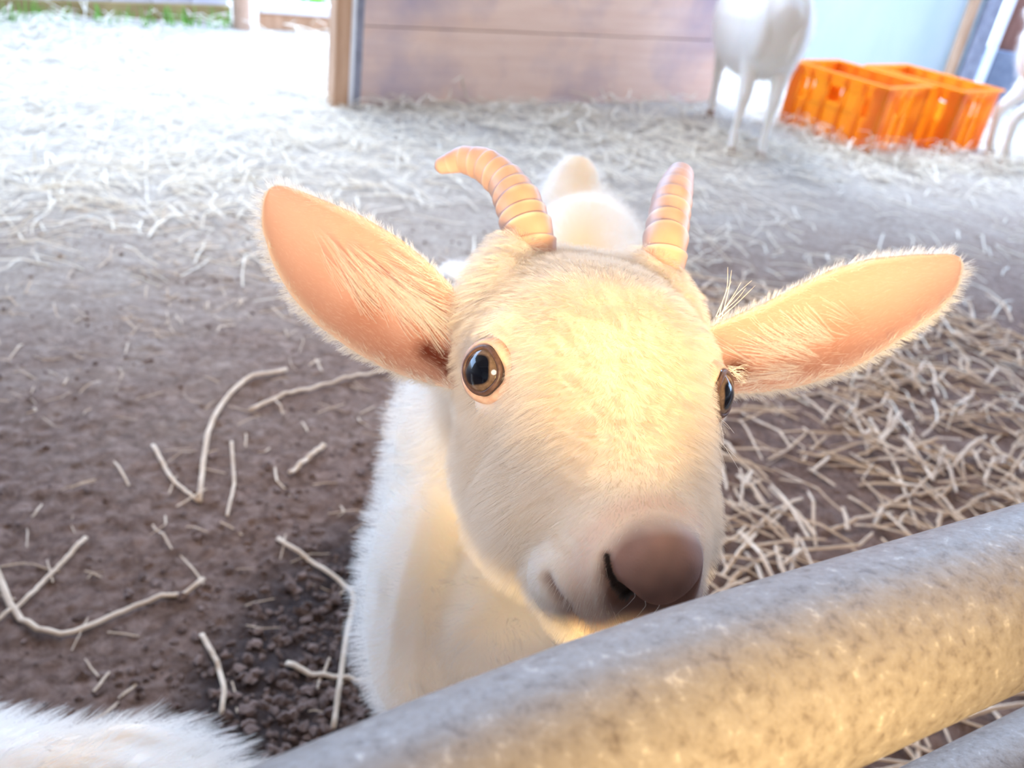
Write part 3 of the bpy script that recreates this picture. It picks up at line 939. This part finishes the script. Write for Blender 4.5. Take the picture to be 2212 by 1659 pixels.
# ------------------------------------------------------------------ other goats
def generic_goat(name, loc, rz, scale, label, fur_len, voxel=0.006, plump=1.0, neck_up=0.0, ears=True, spots=None, seed=1, count=5000, tail_up=1.0, back_stain=False, head_yaw=0.0, dip=0.0, deep=0.0):
    root = empty(name, loc, rz); root.scale = (scale,) * 3
    tag(root, label, 'goat', 'white goats in the pen')
    tr = transform(trunk_rings(28, plump), np.eye(3), (0, 0, 0))
    tr[0][:, 2] -= dip * gauss(tr[0][:, 1] - 0.36, 0.16) * (tr[0][:, 2] > 0.45)
    tr[0][:, 2] -= deep * np.clip((0.45 - tr[0][:, 2]) / 0.15, 0, 1)      # deep woolly belly
    S = [tr]
    E3 = np.eye(3)
    for sg in (-1, 1):
        for L in (FORE, HIND): S.append(tube([(sg * p[0], p[1], p[2]) for p, _ in L], [r for _, r in L], 16))
        S.append(ellipsoid((sg * 0.052, 0.095, 0.43), (E3[0] * 0.052, E3[1] * 0.105, E3[2] * 0.125)))
        S.append(ellipsoid((sg * 0.055, 0.60, 0.44), (E3[0] * 0.052, E3[1] * 0.09, E3[2] * 0.115)))
    # head held up on the neck
    cy, sy = math.cos(head_yaw), math.sin(head_yaw)
    hb = np.array([[cy, sy, 0], [sy * 0.86, -cy * 0.86, -0.5], [sy * 0.5, -cy * 0.5, 0.86]]) * 1.0
    ho = np.array((0, -0.06, 0.72 + neck_up))
    S += [transform(s, hb.T, ho) for s in head_solids()]
    tophead = ho - hb[1] * 0.07 - hb[2] * 0.05
    nk = [tophead, tophead + np.array((0, 0.035, -0.05)), np.array((0, 0.10, 0.56)), np.array((0, 0.16, 0.45))]
    S.append(tube(smooth_poly(nk, 9, 2), np.interp(np.linspace(0, 1, 9), [0, .3, .6, 1], [0.048, 0.056, 0.078, 0.10]), 20))
    tl = [(0, 0.66, 0.53), (0, 0.72, 0.545 + 0.005 * tail_up), (0, 0.755, 0.545 + 0.03 * tail_up), (0, 0.775, 0.54 + 0.055 * tail_up)]
    S.append(tube(smooth_poly(tl, 7, 1), np.array([0.03, 0.03, 0.028, 0.027, 0.025, 0.021, 0.012]), 12))
    me = remeshed('body', S, voxel, 6)
    co, no = mesh_arrays(me)
    col = np.tile(np.array((0.86, 0.81, 0.75)), (len(co), 1))
    if back_stain:
        w = gauss(co[:, 1] - 0.56, 0.05)[:, None] * (no[:, 2:3] > 0.2) * 0.7; col = col * (1 - w) + np.array((0.84, 0.62, 0.40)) * w
    for c, r, cc in (spots or []):
        w = gauss(np.linalg.norm(co - np.array(c), axis=1), r)[:, None]; col = col * (1 - w) + np.array(cc) * w
    set_pigment(me, col)
    me.materials.clear(); me.materials.append(M_skin); me.materials.append(M_fur_white)
    o = bpy.data.objects.new('body', me); COL.objects.link(o); o.parent = root
    low = np.clip((co[:, 2] - 0.02) / 0.3, 0.15, 1)
    vgroup(o, 'coat_density', np.clip(co[:, 2] / 0.1, 0, 1)); vgroup(o, 'coat_length', low)
    add_fur(o, 'coat', count, 8, fur_len, 'coat_density', 0.0003, (0, 0.5, -0.35, 0.6), seed, 2, 'coat_length', 0.003, 0.25, 0.3)
    # hooves: two claws on each foot
    for sg in (-1, 1):
        for L in (FORE, HIND):
            fx, fy = sg * L[-1][0][0], L[-1][0][1]
            mbx = MB()
            for cl in (-1, 1):
                b0 = [(fx + cl * 0.008 + dx * 0.0085, fy + dy, 0.0) for dx, dy in ((-1, 0.014), (1, 0.014), (0.8, -0.030), (-0.8, -0.030))]
                b1 = [(fx + cl * 0.007 + dx * 0.0070, fy + dy, 0.03) for dx, dy in ((-1, 0.012), (1, 0.012), (0.8, -0.014), (-0.8, -0.014))]
                mbx.add(b0 + b1, [(3, 2, 1, 0), (4, 5, 6, 7), (0, 1, 5, 4), (1, 2, 6, 5), (2, 3, 7, 6), (3, 0, 4, 7)])
            mbx.build('hoof', M_hoof, root, False, 0.002)
    if ears:
        for sg in (-1, 1):
            b = ho + hb[0] * sg * 0.052 - hb[1] * 0.035 - hb[2] * 0.025
            tip = b + hb[0] * sg * 0.105 - hb[1] * 0.025 + hb[2] * 0.01
            rings = []
            for i in range(9):
                t = i / 8; c = b * (1 - t) + tip * t; w = 0.030 * math.sin(math.pi * min(1, 0.22 + 0.76 * t)) ** 0.8 + 0.001
                ring = []
                for j in range(12):
                    a = 2 * math.pi * j / 12; x = math.cos(a) * w
                    ring.append(c + hb[1] * x + hb[2] * (0.003 * math.sin(a) + 0.35 * abs(x)))
                rings.append(ring)
            v, f = loft(rings); eo = mesh_obj('ear', v, f, M_ear, root)
            set_pigment(eo.data, np.tile(np.array((0.82, 0.60, 0.48)), (len(v), 1)))
    return root


kid = generic_goat('white_goat', (-0.615, 0.335, 0), -math.pi / 2, 0.672, 'white goat low in the bottom left corner with only its furry back showing', 0.0095, 0.004, 0.95, count=9000, seed=31, tail_up=0.25, back_stain=True, dip=0.012)
generic_goat('white_goat', (0.815, 3.66, 0), math.radians(0), 1.2, 'pale goat standing beside the orange crates with its head out of the picture', 0.006, 0.006, 1.3, 0.06, spots=[((0.085, 0.06, 0.50), 0.016, (0.45, 0.10, 0.13))], seed=41, count=3500, deep=0.065)
generic_goat('white_goat', (2.90, 4.60, 0), math.radians(100), 1.15, 'white goat at the right edge of the picture with only its hind legs in view beside the crate', 0.006, 0.007, 1.0, 0.05, seed=51, count=2500)


# ------------------------------------------------------------------ partition panel
def frame2(a, b):
    a = np.array((*a, 0.0)); b = np.array((*b, 0.0)); t = unit(b - a); nrm = np.array((t[1], -t[0], 0))
    return a, b, t, nrm


def ply_mat():
    m, nt, b, o = new_mat('weathered_plywood')
    f = noise_tex(nt, 5, 6, 0.65, mapped(nt, (0.5, 0.5, 6)))
    g = noise_tex(nt, 2.2, 4, 0.55)
    c1 = ramp(nt, f, [(0.3, (0.76, 0.53, 0.42)), (0.7, (0.86, 0.65, 0.54))])
    mx = node(nt, 'ShaderNodeMix', data_type='RGBA')
    st = ramp(nt, g, [(0.46, (0, 0, 0)), (0.70, (0.75, 0.75, 0.75))])
    nt.links.new(st, mx.inputs[0]); nt.links.new(c1, mx.inputs[6]); mx.inputs[7].default_value = (0.36, 0.31, 0.40, 1)
    nt.links.new(mx.outputs[2], b.inputs['Base Color']); b.inputs['Roughness'].default_value = 0.8
    return m


M_ply = ply_mat()
PA, PB, PT, PN = frame2((-0.80, 3.61), (0.80, 4.84))
part = empty('plywood_panel', (PA[0], PA[1], 0))
tag(part, 'brown plywood partition board with a tan end post standing behind the goat', 'partition')


def part_child(o):
    o.parent = part; o.matrix_parent_inverse = Matrix.Translation((-PA[0], -PA[1], 0)); return o


L_ = np.linalg.norm(PB - PA)
zz = np.array((0, 0, 1.0))
for i, (z0, z1) in enumerate(((-0.02, 0.30), (0.304, 1.25))):
    mb = MB(); mb.hexa((PA + PB) / 2 + zz * (z0 + z1) / 2, PT * L_ / 2, PN * 0.008, zz * (z1 - z0) / 2)
    part_child(mb.build('board', M_ply, None, False, 0.002))
mb = MB(); mb.hexa(PA - PT * 0.018 + zz * 0.62, PT * 0.018, PN * 0.03, zz * 0.64); part_child(mb.build('metal_channel', M_grey_steel, None, False, 0.004))
mb = MB(); mb.hexa(PA - PT * 0.046 + PN * 0.01 + zz * 0.62, PT * 0.010, PN * 0.028, zz * 0.64); part_child(tag(mb.build('metal_strip', M_whitewash, None, False, 0.003), 'white painted metal strip'))
mb = MB(); mb.hexa(PA - PT * 0.088 + PN * 0.005 + zz * 0.62, PT * 0.032, PN * 0.035, zz * 0.64); part_child(mb.build('end_post', M_wood_tan, None, False, 0.004))
for zb in (0.302,):
    mb = MB(); mb.hexa((PA + PB) / 2 - PN * 0.018 + zz * zb, PT * L_ / 2, PN * 0.0095, zz * 0.04); part_child(mb.build('batten', M_wood_tan, None, False, 0.002))
mb = MB(); mb.hexa((PA + PB) / 2 - PN * 0.03 + zz * 1.15, PT * L_ / 2, PN * 0.02, zz * 0.04); part_child(mb.build('batten', M_wood_tan, None, False, 0.003))

# ------------------------------------------------------------------ fence along the far left
FA, FB, FT, FN = frame2((-3.9, 2.95), (-1.80, 4.93))
fen = empty('boarded_fence', (FA[0], FA[1], 0)); tag(fen, 'pale lilac sheet fence with a brown base board behind the straw', 'fence')


def under(root, o):
    o.parent = root; o.matrix_parent_inverse = Matrix.Translation((-root.location.x, -root.location.y, -root.location.z)); return o


LF = np.linalg.norm(FB - FA)
mb = MB(); mb.hexa((FA + FB) / 2 + zz * 0.03, FT * LF / 2, FN * 0.02, zz * 0.05); under(fen, mb.build('base_board', noisy('olive_brown_board', (0.22, 0.15, 0.06), (0.36, 0.26, 0.12), 5, 0.8), None, False, 0.004))
mb = MB()
mb.hexa((FA + FB) / 2 - FN * 0.03 + zz * 0.62, FT * LF / 2, FN * 0.004, zz * 0.58)
for k in range(14): mb.hexa(FA + FT * (0.1 + k * 0.2) - FN * 0.02 + zz * 0.62, FT * 0.012, FN * 0.008, zz * 0.575)
under(fen, mb.build('sheet', M_sheet, None, False, 0.002))
px0 = ground_at(522, 62)
fp = empty('fence_post', (px0[0], px0[1], 0)); tag(fp, 'tan wooden fence post at the end of the lilac sheet fence', 'post')
mb = MB(); mb.tube([(0, 0, -0.05), (0.0, 0, 1.2)], [0.045, 0.042], 20); o = mb.build('shaft', noisy('pale_tan_wood', (0.62, 0.42, 0.32), (0.78, 0.56, 0.44), 7, 0.7), None, True); o.parent = fp
mb = MB(); mb.tube([(0, 0, 1.2), (0.0, 0, 1.215)], [0.048, 0.044], 20); o = mb.build('cap', M_wood_tan, None, True); o.parent = fp
SA, SB, ST, SN = frame2((px0[0] + 0.05, px0[1] + 0.12), (-0.70, 5.42))
low = empty('low_sill', (SA[0], SA[1], 0)); tag(low, 'low white rail over a tan board between the fence post and the partition', 'sill')
LS = np.linalg.norm(SB - SA)
mb = MB(); mb.hexa((SA + SB) / 2 + zz * 0.03, ST * LS / 2, SN * 0.02, zz * 0.045); under(low, mb.build('tan_board', M_wood_tan, None, False, 0.003))
mb = MB(); mb.hexa((SA + SB) / 2 + zz * 0.105, ST * LS / 2, SN * 0.035, zz * 0.028); under(low, mb.build('rail', M_whitewash, None, False, 0.006))

mb = MB(); mb.box((0.95, 6.15, -0.05), (2.62, 6.25, 2.4)); tag(mb.build('wall_back', noisy('grey_blue_sheeting', (0.44, 0.51, 0.54), (0.52, 0.58, 0.60), 3, 0.7, 0.1, stretch=(1, 1, 0.3))), kind='structure')

# ------------------------------------------------------------------ orange crates
def crate_mat():
    m, nt, b, o = new_mat('orange_plastic')
    f = noise_tex(nt, 18, 4, 0.6)
    c = ramp(nt, f, [(0.3, (0.95, 0.27, 0.03)), (0.7, (0.98, 0.36, 0.06))])
    nt.links.new(c, b.inputs['Base Color']); b.inputs['Roughness'].default_value = 0.32; b.inputs['Specular IOR Level'].default_value = 0.6
    t = node(nt, 'ShaderNodeBsdfTranslucent'); t.inputs['Color'].default_value = (1.0, 0.66, 0.10, 1)
    mx = node(nt, 'ShaderNodeMixShader'); mx.inputs[0].default_value = 0.62
    nt.links.new(b.outputs[0], mx.inputs[1]); nt.links.new(t.outputs[0], mx.inputs[2]); nt.links.new(mx.outputs[0], o.inputs['Surface'])
    return m


M_crate = crate_mat()


def crate(loc, rz, label, LX=0.50, LY=0.37, HZ=0.30):
    """origin at the near corner; long side along +x, short side along +y"""
    root = empty('plastic_crate', loc, rz); tag(root, label, 'crate', 'orange crates')
    mbx = MB(); t = 0.003
    mbx.box((0.015, 0.015, 0.0), (LX - 0.015, LY - 0.015, 0.006)); mbx.build('floor_panel', M_crate, root, False)

    def wall(org, ax, L, nrm, nm):
        org = np.array((*org, 0.0)); ax = np.array((*ax, 0.0)); nrm = np.array((*nrm, 0.0))
        m1 = MB()

        def panel(u0, u1, z0, z1, th=t, off=0.0):
            m1.hexa(org + ax * (u0 + u1) / 2 + zz * (z0 + z1) / 2 + nrm * off, ax * (u1 - u0) / 2, nrm * th, zz * (z1 - z0) / 2)
        h0, h1 = L / 2 - 0.06, L / 2 + 0.06              # hand hole
        k0, k1 = L * 0.10, L * 0.26
        panel(0, L, 0.0, 0.15, off=-0.008); panel(0, L, 0.245, HZ - 0.03, off=-0.008)
        panel(0, k0, 0.15, 0.245, off=-0.008); panel(k1, h0, 0.15, 0.245, off=-0.008); panel(h1, L - k1, 0.15, 0.245, off=-0.008); panel(L - k0, L, 0.15, 0.245, off=-0.008)
        panel(h0, h1, 0.15, 0.178, off=-0.008)
        panel(0, L, HZ - 0.035, HZ - 0.001, 0.006, 0.0)
        panel(0, L, 0.0, 0.022, 0.006, 0.0)
        m1.build(nm, M_crate, root, False)
        nr = 6 if L > 0.45 else 5
        for k in range(nr):
            u = 0.012 + (L - 0.024) * k / (nr - 1); w_ = 0.030 if k in (0, nr - 1) else 0.009
            m2 = MB(); uu = min(max(u, w_), L - w_)
            m2.hexa(org + ax * uu + zz * (HZ / 2), ax * w_, nrm * 0.009, zz * (HZ / 2 - 0.004)); m2.build('rib', M_crate, root, False, 0.002)
    wall((0, 0), (1, 0), LX, (0, -1), 'side_wall'); wall((0, LY), (1, 0), LX, (0, 1), 'side_wall')
    wall((0, 0), (0, 1), LY, (-1, 0), 'end_wall'); wall((LX, 0), (0, 1), LY, (1, 0), 'end_wall')
    mbx = MB(); e = 0.020
    mbx.box((-e, -e, HZ - 0.004), (LX + e, 0.008, HZ + 0.006)); mbx.box((-e, LY - 0.008, HZ - 0.004), (LX + e, LY + e, HZ + 0.006))
    mbx.box((-e, 0.008, HZ - 0.004), (0.008, LY - 0.008, HZ + 0.006)); mbx.box((LX - 0.008, 0.008, HZ - 0.004), (LX + e, LY - 0.008, HZ + 0.006))
    mbx.build('rim', M_crate, root, False, 0.002)
    return root


ca = math.atan2(0.73, -0.68)
# long side runs away to the left of the near corner; the short side runs to the right of it, so mirror the long axis
c1 = crate((1.44 - 0.68 * 0.50, 4.14 + 0.73 * 0.50, 0.0), ca - math.pi, 'nearer orange plastic crate beside the pale goat')
c2 = crate((1.865 - 0.68 * 0.50, 4.385 + 0.73 * 0.50, 0.0), ca - math.pi, 'orange plastic crate standing behind and to the right of the nearer crate')

# ------------------------------------------------------------------ things at the far right
def leaning(name, label, cat, base, top, w, th, mat, cap=None):
    root = empty(name, base); tag(root, label, cat)
    b = np.array(base, float); d = np.array(top, float) - b
    mbx = MB(); ax = unit(np.cross(d, (0, 1, 0)))
    mbx.hexa(b + d / 2, ax * w, unit(np.cross(ax, d)) * th, d / 2)
    o = mbx.build('shaft', mat, None, False, 0.004); under(root, o)
    if cap:
        mbx = MB(); mbx.hexa(b + unit(d) * 0.03, ax * (w + 0.012), unit(np.cross(ax, d)) * (th + 0.012), unit(d) * 0.03); under(root, mbx.build('foot', cap, None, False, 0.004))
    return root


g1 = ground_at(2030, 215); g2 = ground_at(2065, 222); g3 = ground_at(2090, 228)
leaning('door_post', 'tan timber door post left of the grey post beyond the crates', 'post', (g1[0], g1[1], 0), (g1[0] - 0.02, g1[1], 1.5), 0.028, 0.03, M_wood_tan, M_wood_red)
leaning('steel_post', 'grey steel post between the tan post and the red brown board', 'post', (g2[0], g2[1], 0), (g2[0], g2[1], 1.5), 0.045, 0.03, M_grey_steel, M_grey_steel)
leaning('white_post', 'slim white post against the grey steel post beyond the crates', 'post', (g3[0] - .03, g3[1] - 0.1, 0), (g3[0] - 0.02, g3[1] - 0.1, 1.5), 0.022, 0.02, M_whitewash, M_whitewash)
g4 = ground_at(2130, 232)
bl = empty('concrete_block', (g4[0], g4[1] + 0.15, 0)); tag(bl, 'blue grey block under the red brown board at the right edge', 'block')
mb = MB(); mb.box((-0.05, -0.1, 0.0), (0.75, 0.1, 0.34)); o = mb.build('block', M_blue_block, bl, False, 0.01)
bd = empty('red_brown_board', (g4[0], g4[1] + 0.15, 0.34)); tag(bd, 'red brown boarding standing on the blue grey block at the right edge', 'boarding')
for k in range(4):
    mb = MB(); mb.box((-0.05 + k * 0.2, -0.06, 0.0), (0.147 + k * 0.2, 0.02, 1.1)); mb.build('plank', M_wood_red, bd, False, 0.004)
tb = empty('rubber_tub', (3.02, 5.25, 0)); tag(tb, 'black rubber tub half out of view at the right edge behind the white goat leg', 'tub')
prof = [(0.13, 0.0), (0.15, 0.02), (0.17, 0.14), (0.182, 0.15), (0.182, 0.16), (0.162, 0.16), (0.14, 0.02)]
rings = [[(r * math.cos(2 * math.pi * j / 28), r * math.sin(2 * math.pi * j / 28), z) for j in range(28)] for r, z in prof]
v, f = loft(rings); mesh_obj('bowl', v, f, M_black, tb)

# ------------------------------------------------------------------ straw, clods, grass
def stalk_arrays(n, xr, yr, lr, rr, lift, accept=None, zoff=0.0, seed=0):
    r_ = np.random.default_rng(seed)
    V = []; Fc = []; k = 0; base = 0; tries = 0
    while k < n and tries < n * 20:
        tries += 1
        x, y = r_.uniform(*xr), r_.uniform(*yr)
        if accept and r_.random() > accept(x, y): continue
        L = r_.uniform(*lr) * 1.0; a = r_.uniform(0, 2 * math.pi); el = abs(r_.normal(0, lift)); rad = r_.uniform(*rr)
        kink = r_.normal(0, 0.6) if r_.random() < 0.35 else r_.normal(0, 0.10); el2 = r_.normal(-el * 0.5, 0.12)
        z = gh(x, y) + rad * 0.8 + zoff * r_.random() ** 2
        p0 = np.array((x, y, z)); sp = r_.uniform(0.35, 0.7)
        d1 = np.array((math.cos(a) * math.cos(el), math.sin(a) * math.cos(el), math.sin(el)))
        d2 = np.array((math.cos(a + kink) * math.cos(el2), math.sin(a + kink) * math.cos(el2), math.sin(el2)))
        p1 = p0 + d1 * L * sp; p2 = p1 + d2 * L * (1 - sp)
        p2[2] = max(p2[2], gh(p2[0], p2[1]) + 0.001)
        pm = (p0 + p1) / 2 + r_.normal(0, L * 0.02, 3)
        pts = [p0, pm, p1, p2]
        s = unit(np.cross(d1, (0, 0, 1))); w = np.cross(s, d1)
        for i, p in enumerate(pts):
            q = rad * (0.85 if i == 3 else 1)
            for j in range(4): V.append(p + q * (math.cos(j * math.pi / 2) * s + 0.65 * math.sin(j * math.pi / 2) * w))
        for i in range(3):
            for j in range(4): Fc.append((base + i * 4 + j, base + i * 4 + (j + 1) % 4, base + (i + 1) * 4 + (j + 1) % 4, base + (i + 1) * 4 + j))
        Fc.append((base + 3, base + 2, base + 1, base)); Fc.append((base + 12, base + 13, base + 14, base + 15))
        base += 16; k += 1
    return V, Fc


def sstep(a, b, x):
    t = min(1.0, max(0.0, (x - a) / (b - a))); return t * t * (3 - 2 * t)


def patchy(x, y, s=1.6): return 0.5 + 0.9 * noise.noise(Vector((x * s, y * s, 9.2)))


def acc_right(x, y):
    return sstep(0.12, 0.34, x - 0.10 * (y - 0.9)) * min(1, max(0.25, patchy(x, y, 2.3) + 0.2))


def acc_left(x, y):
    return 0.25 + 0.75 * sstep(0.9, 2.4, y + 0.15 * x)


def acc_back(x, y):
    return min(1.0, max(0.08, 0.10 + 0.90 * sstep(2.3, 3.5, y - 0.75 * x) + 0.5 * patchy(x, y, 1.1) - 0.25))


def merge_lists(parts):
    V = []; Fc = []
    for v, f in parts:
        n = len(V); V.extend(v); Fc.extend([tuple(i + n for i in q) for q in f])
    return V, Fc


near = merge_lists([stalk_arrays(1750, (0.05, 1.7), (0.3, 2.3), (0.05, 0.17), (0.0020, 0.0042), 0.22, acc_right, 0.03, 1),
                    stalk_arrays(900, (-1.3, 0.3), (0.35, 2.2), (0.015, 0.07), (0.0008, 0.0018), 0.2, acc_left, 0.004, 2)])
tag(mesh_obj('loose_straw', near[0], near[1], M_straw, None, False), 'scattered dry straw on the earth around the horned goat', 'straw', None, 'stuff')
far = merge_lists([stalk_arrays(7000, (-3.2, 3.4), (1.7, 4.2), (0.05, 0.18), (0.0014, 0.0028), 0.22, acc_back, 0.03, 3),
                   stalk_arrays(420, (0.95, 2.35), (3.75, 4.5), (0.06, 0.18), (0.0015, 0.003), 0.35, lambda x, y: 1.0 if abs((y - 4.10) - max(-(x - 1.42) * 1.05, (x - 1.5) * 0.32)) < 0.14 else 0.0, 0.07, 8),
                   stalk_arrays(3800, (-4.6, 5.0), (3.6, 7.5), (0.07, 0.22), (0.0025, 0.0045), 0.35, acc_back, 0.05, 4)])
tag(mesh_obj('straw_bedding', far[0], far[1], M_straw_pale, None, False), 'thick pale straw bedding spread across the back of the pen', 'straw', None, 'stuff')

r_ = np.random.default_rng(5)
V = []; Fc = []
ico = bmesh.new(); bmesh.ops.create_icosphere(ico, subdivisions=1, radius=1.0); ico.verts.ensure_lookup_table()
iv = np.array([v.co[:] for v in ico.verts]); iF = [tuple(v.index for v in f.verts) for f in ico.faces]; ico.free()
for k in range(5200):
    if k < 3400: x, y = r_.normal(-0.12, 0.13), r_.normal(0.74, 0.20)
    else: x, y = r_.uniform(-1.1, 1.3), r_.uniform(0.35, 2.4)
    if y < 0.3: continue
    rad = 0.0018 + (0.0065 if k < 3400 else 0.0035) * r_.random() ** 2.5
    n = len(V); q = iv * rad * (1 + np.clip(0.3 * r_.normal(0, 1, (len(iv), 1)), -0.5, 0.6)) * np.array((1, 1, 0.75)) + np.array((x, y, gh(x, y) + rad * 0.25))
    V.extend(q); Fc.extend([tuple(i + n for i in f) for f in iF])
tag(mesh_obj('earth_clods', V, Fc, M_clod, None, False), 'dark crumbs of earth and droppings on the trampled floor', 'earth', None, 'stuff')

# grass at the foot of the lilac fence
V = []; Fc = []
for k in range(900):
    t = r_.uniform(0.28, 1.0); c = FA + FT * LF * t + FN * r_.uniform(0.03, 0.22)
    if r_.random() > (1.0 if t < 0.62 else 0.25) or noise.noise(Vector((t * 9, 0, 0))) < -0.15: continue
    h = r_.uniform(0.03, 0.11); a = r_.uniform(0, 6.28); d = np.array((math.cos(a), math.sin(a), 0)) * 0.006; l = np.array((r_.normal(0, .02), r_.normal(0, .02), h))
    n = len(V); V += [c - d, c + d, c + l * 0.6 + d * 0.7, c + l * 0.6 - d * 0.7, c + l]; Fc += [(n, n + 1, n + 2, n + 3), (n + 3, n + 2, n + 4)]
tag(mesh_obj('grass_tufts', V, Fc, M_grass, None, False), 'bright green grass growing at the foot of the lilac fence', 'grass', None, 'stuff')
V = []; Fc = []
for k in range(2600):
    c = np.array((r_.uniform(-2.6, 0.4), r_.uniform(5.6, 8.5), 0)); h = r_.uniform(0.08, 0.3); a = r_.uniform(0, 6.28)
    if c[1] < 5.5 + 0.2 * (c[0] + 2): continue
    d = np.array((math.cos(a), math.sin(a), 0)) * 0.012; l = np.array((r_.normal(0, .05), r_.normal(0, .05), h))
    n = len(V); V += [c - d, c + d, c + l * 0.6 + d * 0.7, c + l * 0.6 - d * 0.7, c + l]; Fc += [(n, n + 1, n + 2, n + 3), (n + 3, n + 2, n + 4)]
tag(mesh_obj('meadow_grass', V, Fc, M_grass, None, False), 'sunlit green grass outside beyond the low white rail', 'grass', None, 'stuff')

# single stalks that can be told apart
def stalk(pix, z, rad, label, lift=0.0):
    P = []
    for i, (x, y) in enumerate(pix):
        g = ground_at(x, y, z); P.append((g[0], g[1], z))
    P = smooth_poly(np.array(P), 26, 1)
    for p in P: p[2] = gh(p[0], p[1]) + rad + 0.003
    P[:, 2] += lift * np.sin(np.linspace(0, math.pi, len(P)))
    c = P.mean(0)
    mbx = MB(); mbx.tube(P - c, np.linspace(rad, rad * 0.75, len(P)), 8, (1.15, 0.7))
    o = mbx.build('straw_stalk', M_straw, None, True); o.location = c
    tag(o, label, 'straw', 'single straw stalks')


stalk([(-30, 1190), (0, 1250), (20, 1300), (55, 1345), (130, 1368), (200, 1340), (300, 1295), (400, 1275), (440, 1245)], 0.01, 0.0042, 'long straw stalk curved like a wide U at the left edge')
stalk([(600, 1160), (690, 1220), (768, 1280), (745, 1400), (720, 1580)], 0.01, 0.0036, 'long straw stalk bent to a right angle beside the horned goat', 0.004)
stalk([(620, 1430), (670, 1455), (760, 1470), (860, 1485)], 0.01, 0.0038, 'short straw stalk lying on dark earth against the goat foreleg')
stalk([(620, 800), (525, 825), (480, 870), (450, 930), (438, 1000), (430, 1075)], 0.01, 0.0046, 'pale straw stalk arched like a hook left of the goat ear')
stalk([(700, 955), (625, 1020)], 0.01, 0.0046, 'short straight straw piece left of the goat shoulder')
stalk([(185, 1155), (60, 1280), (-20, 1345)], 0.01, 0.0034, 'straight brown straw stalk slanting above the U shaped stalk')
stalk([(330, 960), (370, 1030), (425, 1072)], 0.01, 0.0032, 'thin straw stalk meeting the foot of the hook shaped stalk')
stalk([(435, 1360), (470, 1430), (485, 1490), (478, 1540)], 0.01, 0.0032, 'curved straw stalk rising from the furry back in the bottom corner')
stalk([(500, 950), (506, 1040), (490, 1110)], 0.01, 0.0026, 'thin upright looking straw stalk right of the hook shaped stalk')
stalk([(540, 880), (620, 850), (760, 815), (850, 790)], 0.01, 0.0040, 'long pale straw stalk lying below the large left ear')
stalk([(1555, 1290), (1590, 1235), (1690, 1180)], 0.02, 0.0042, 'bent straw stalk between the goat nose and the gate rail')
stalk([(1600, 1165), (1680, 1095), (1735, 1070)], 0.02, 0.0042, 'angled straw stalk right of the goat muzzle above the bent stalk')
stalk([(1885, 890), (1930, 980), (1990, 1130)], 0.02, 0.0040, 'straight straw stalk slanting down below the right ear')
stalk([(1895, 1125), (1910, 1085), (1970, 1060), (2050, 1048)], 0.02, 0.0042, 'crooked straw stalk lying just above the gate rail on the right')
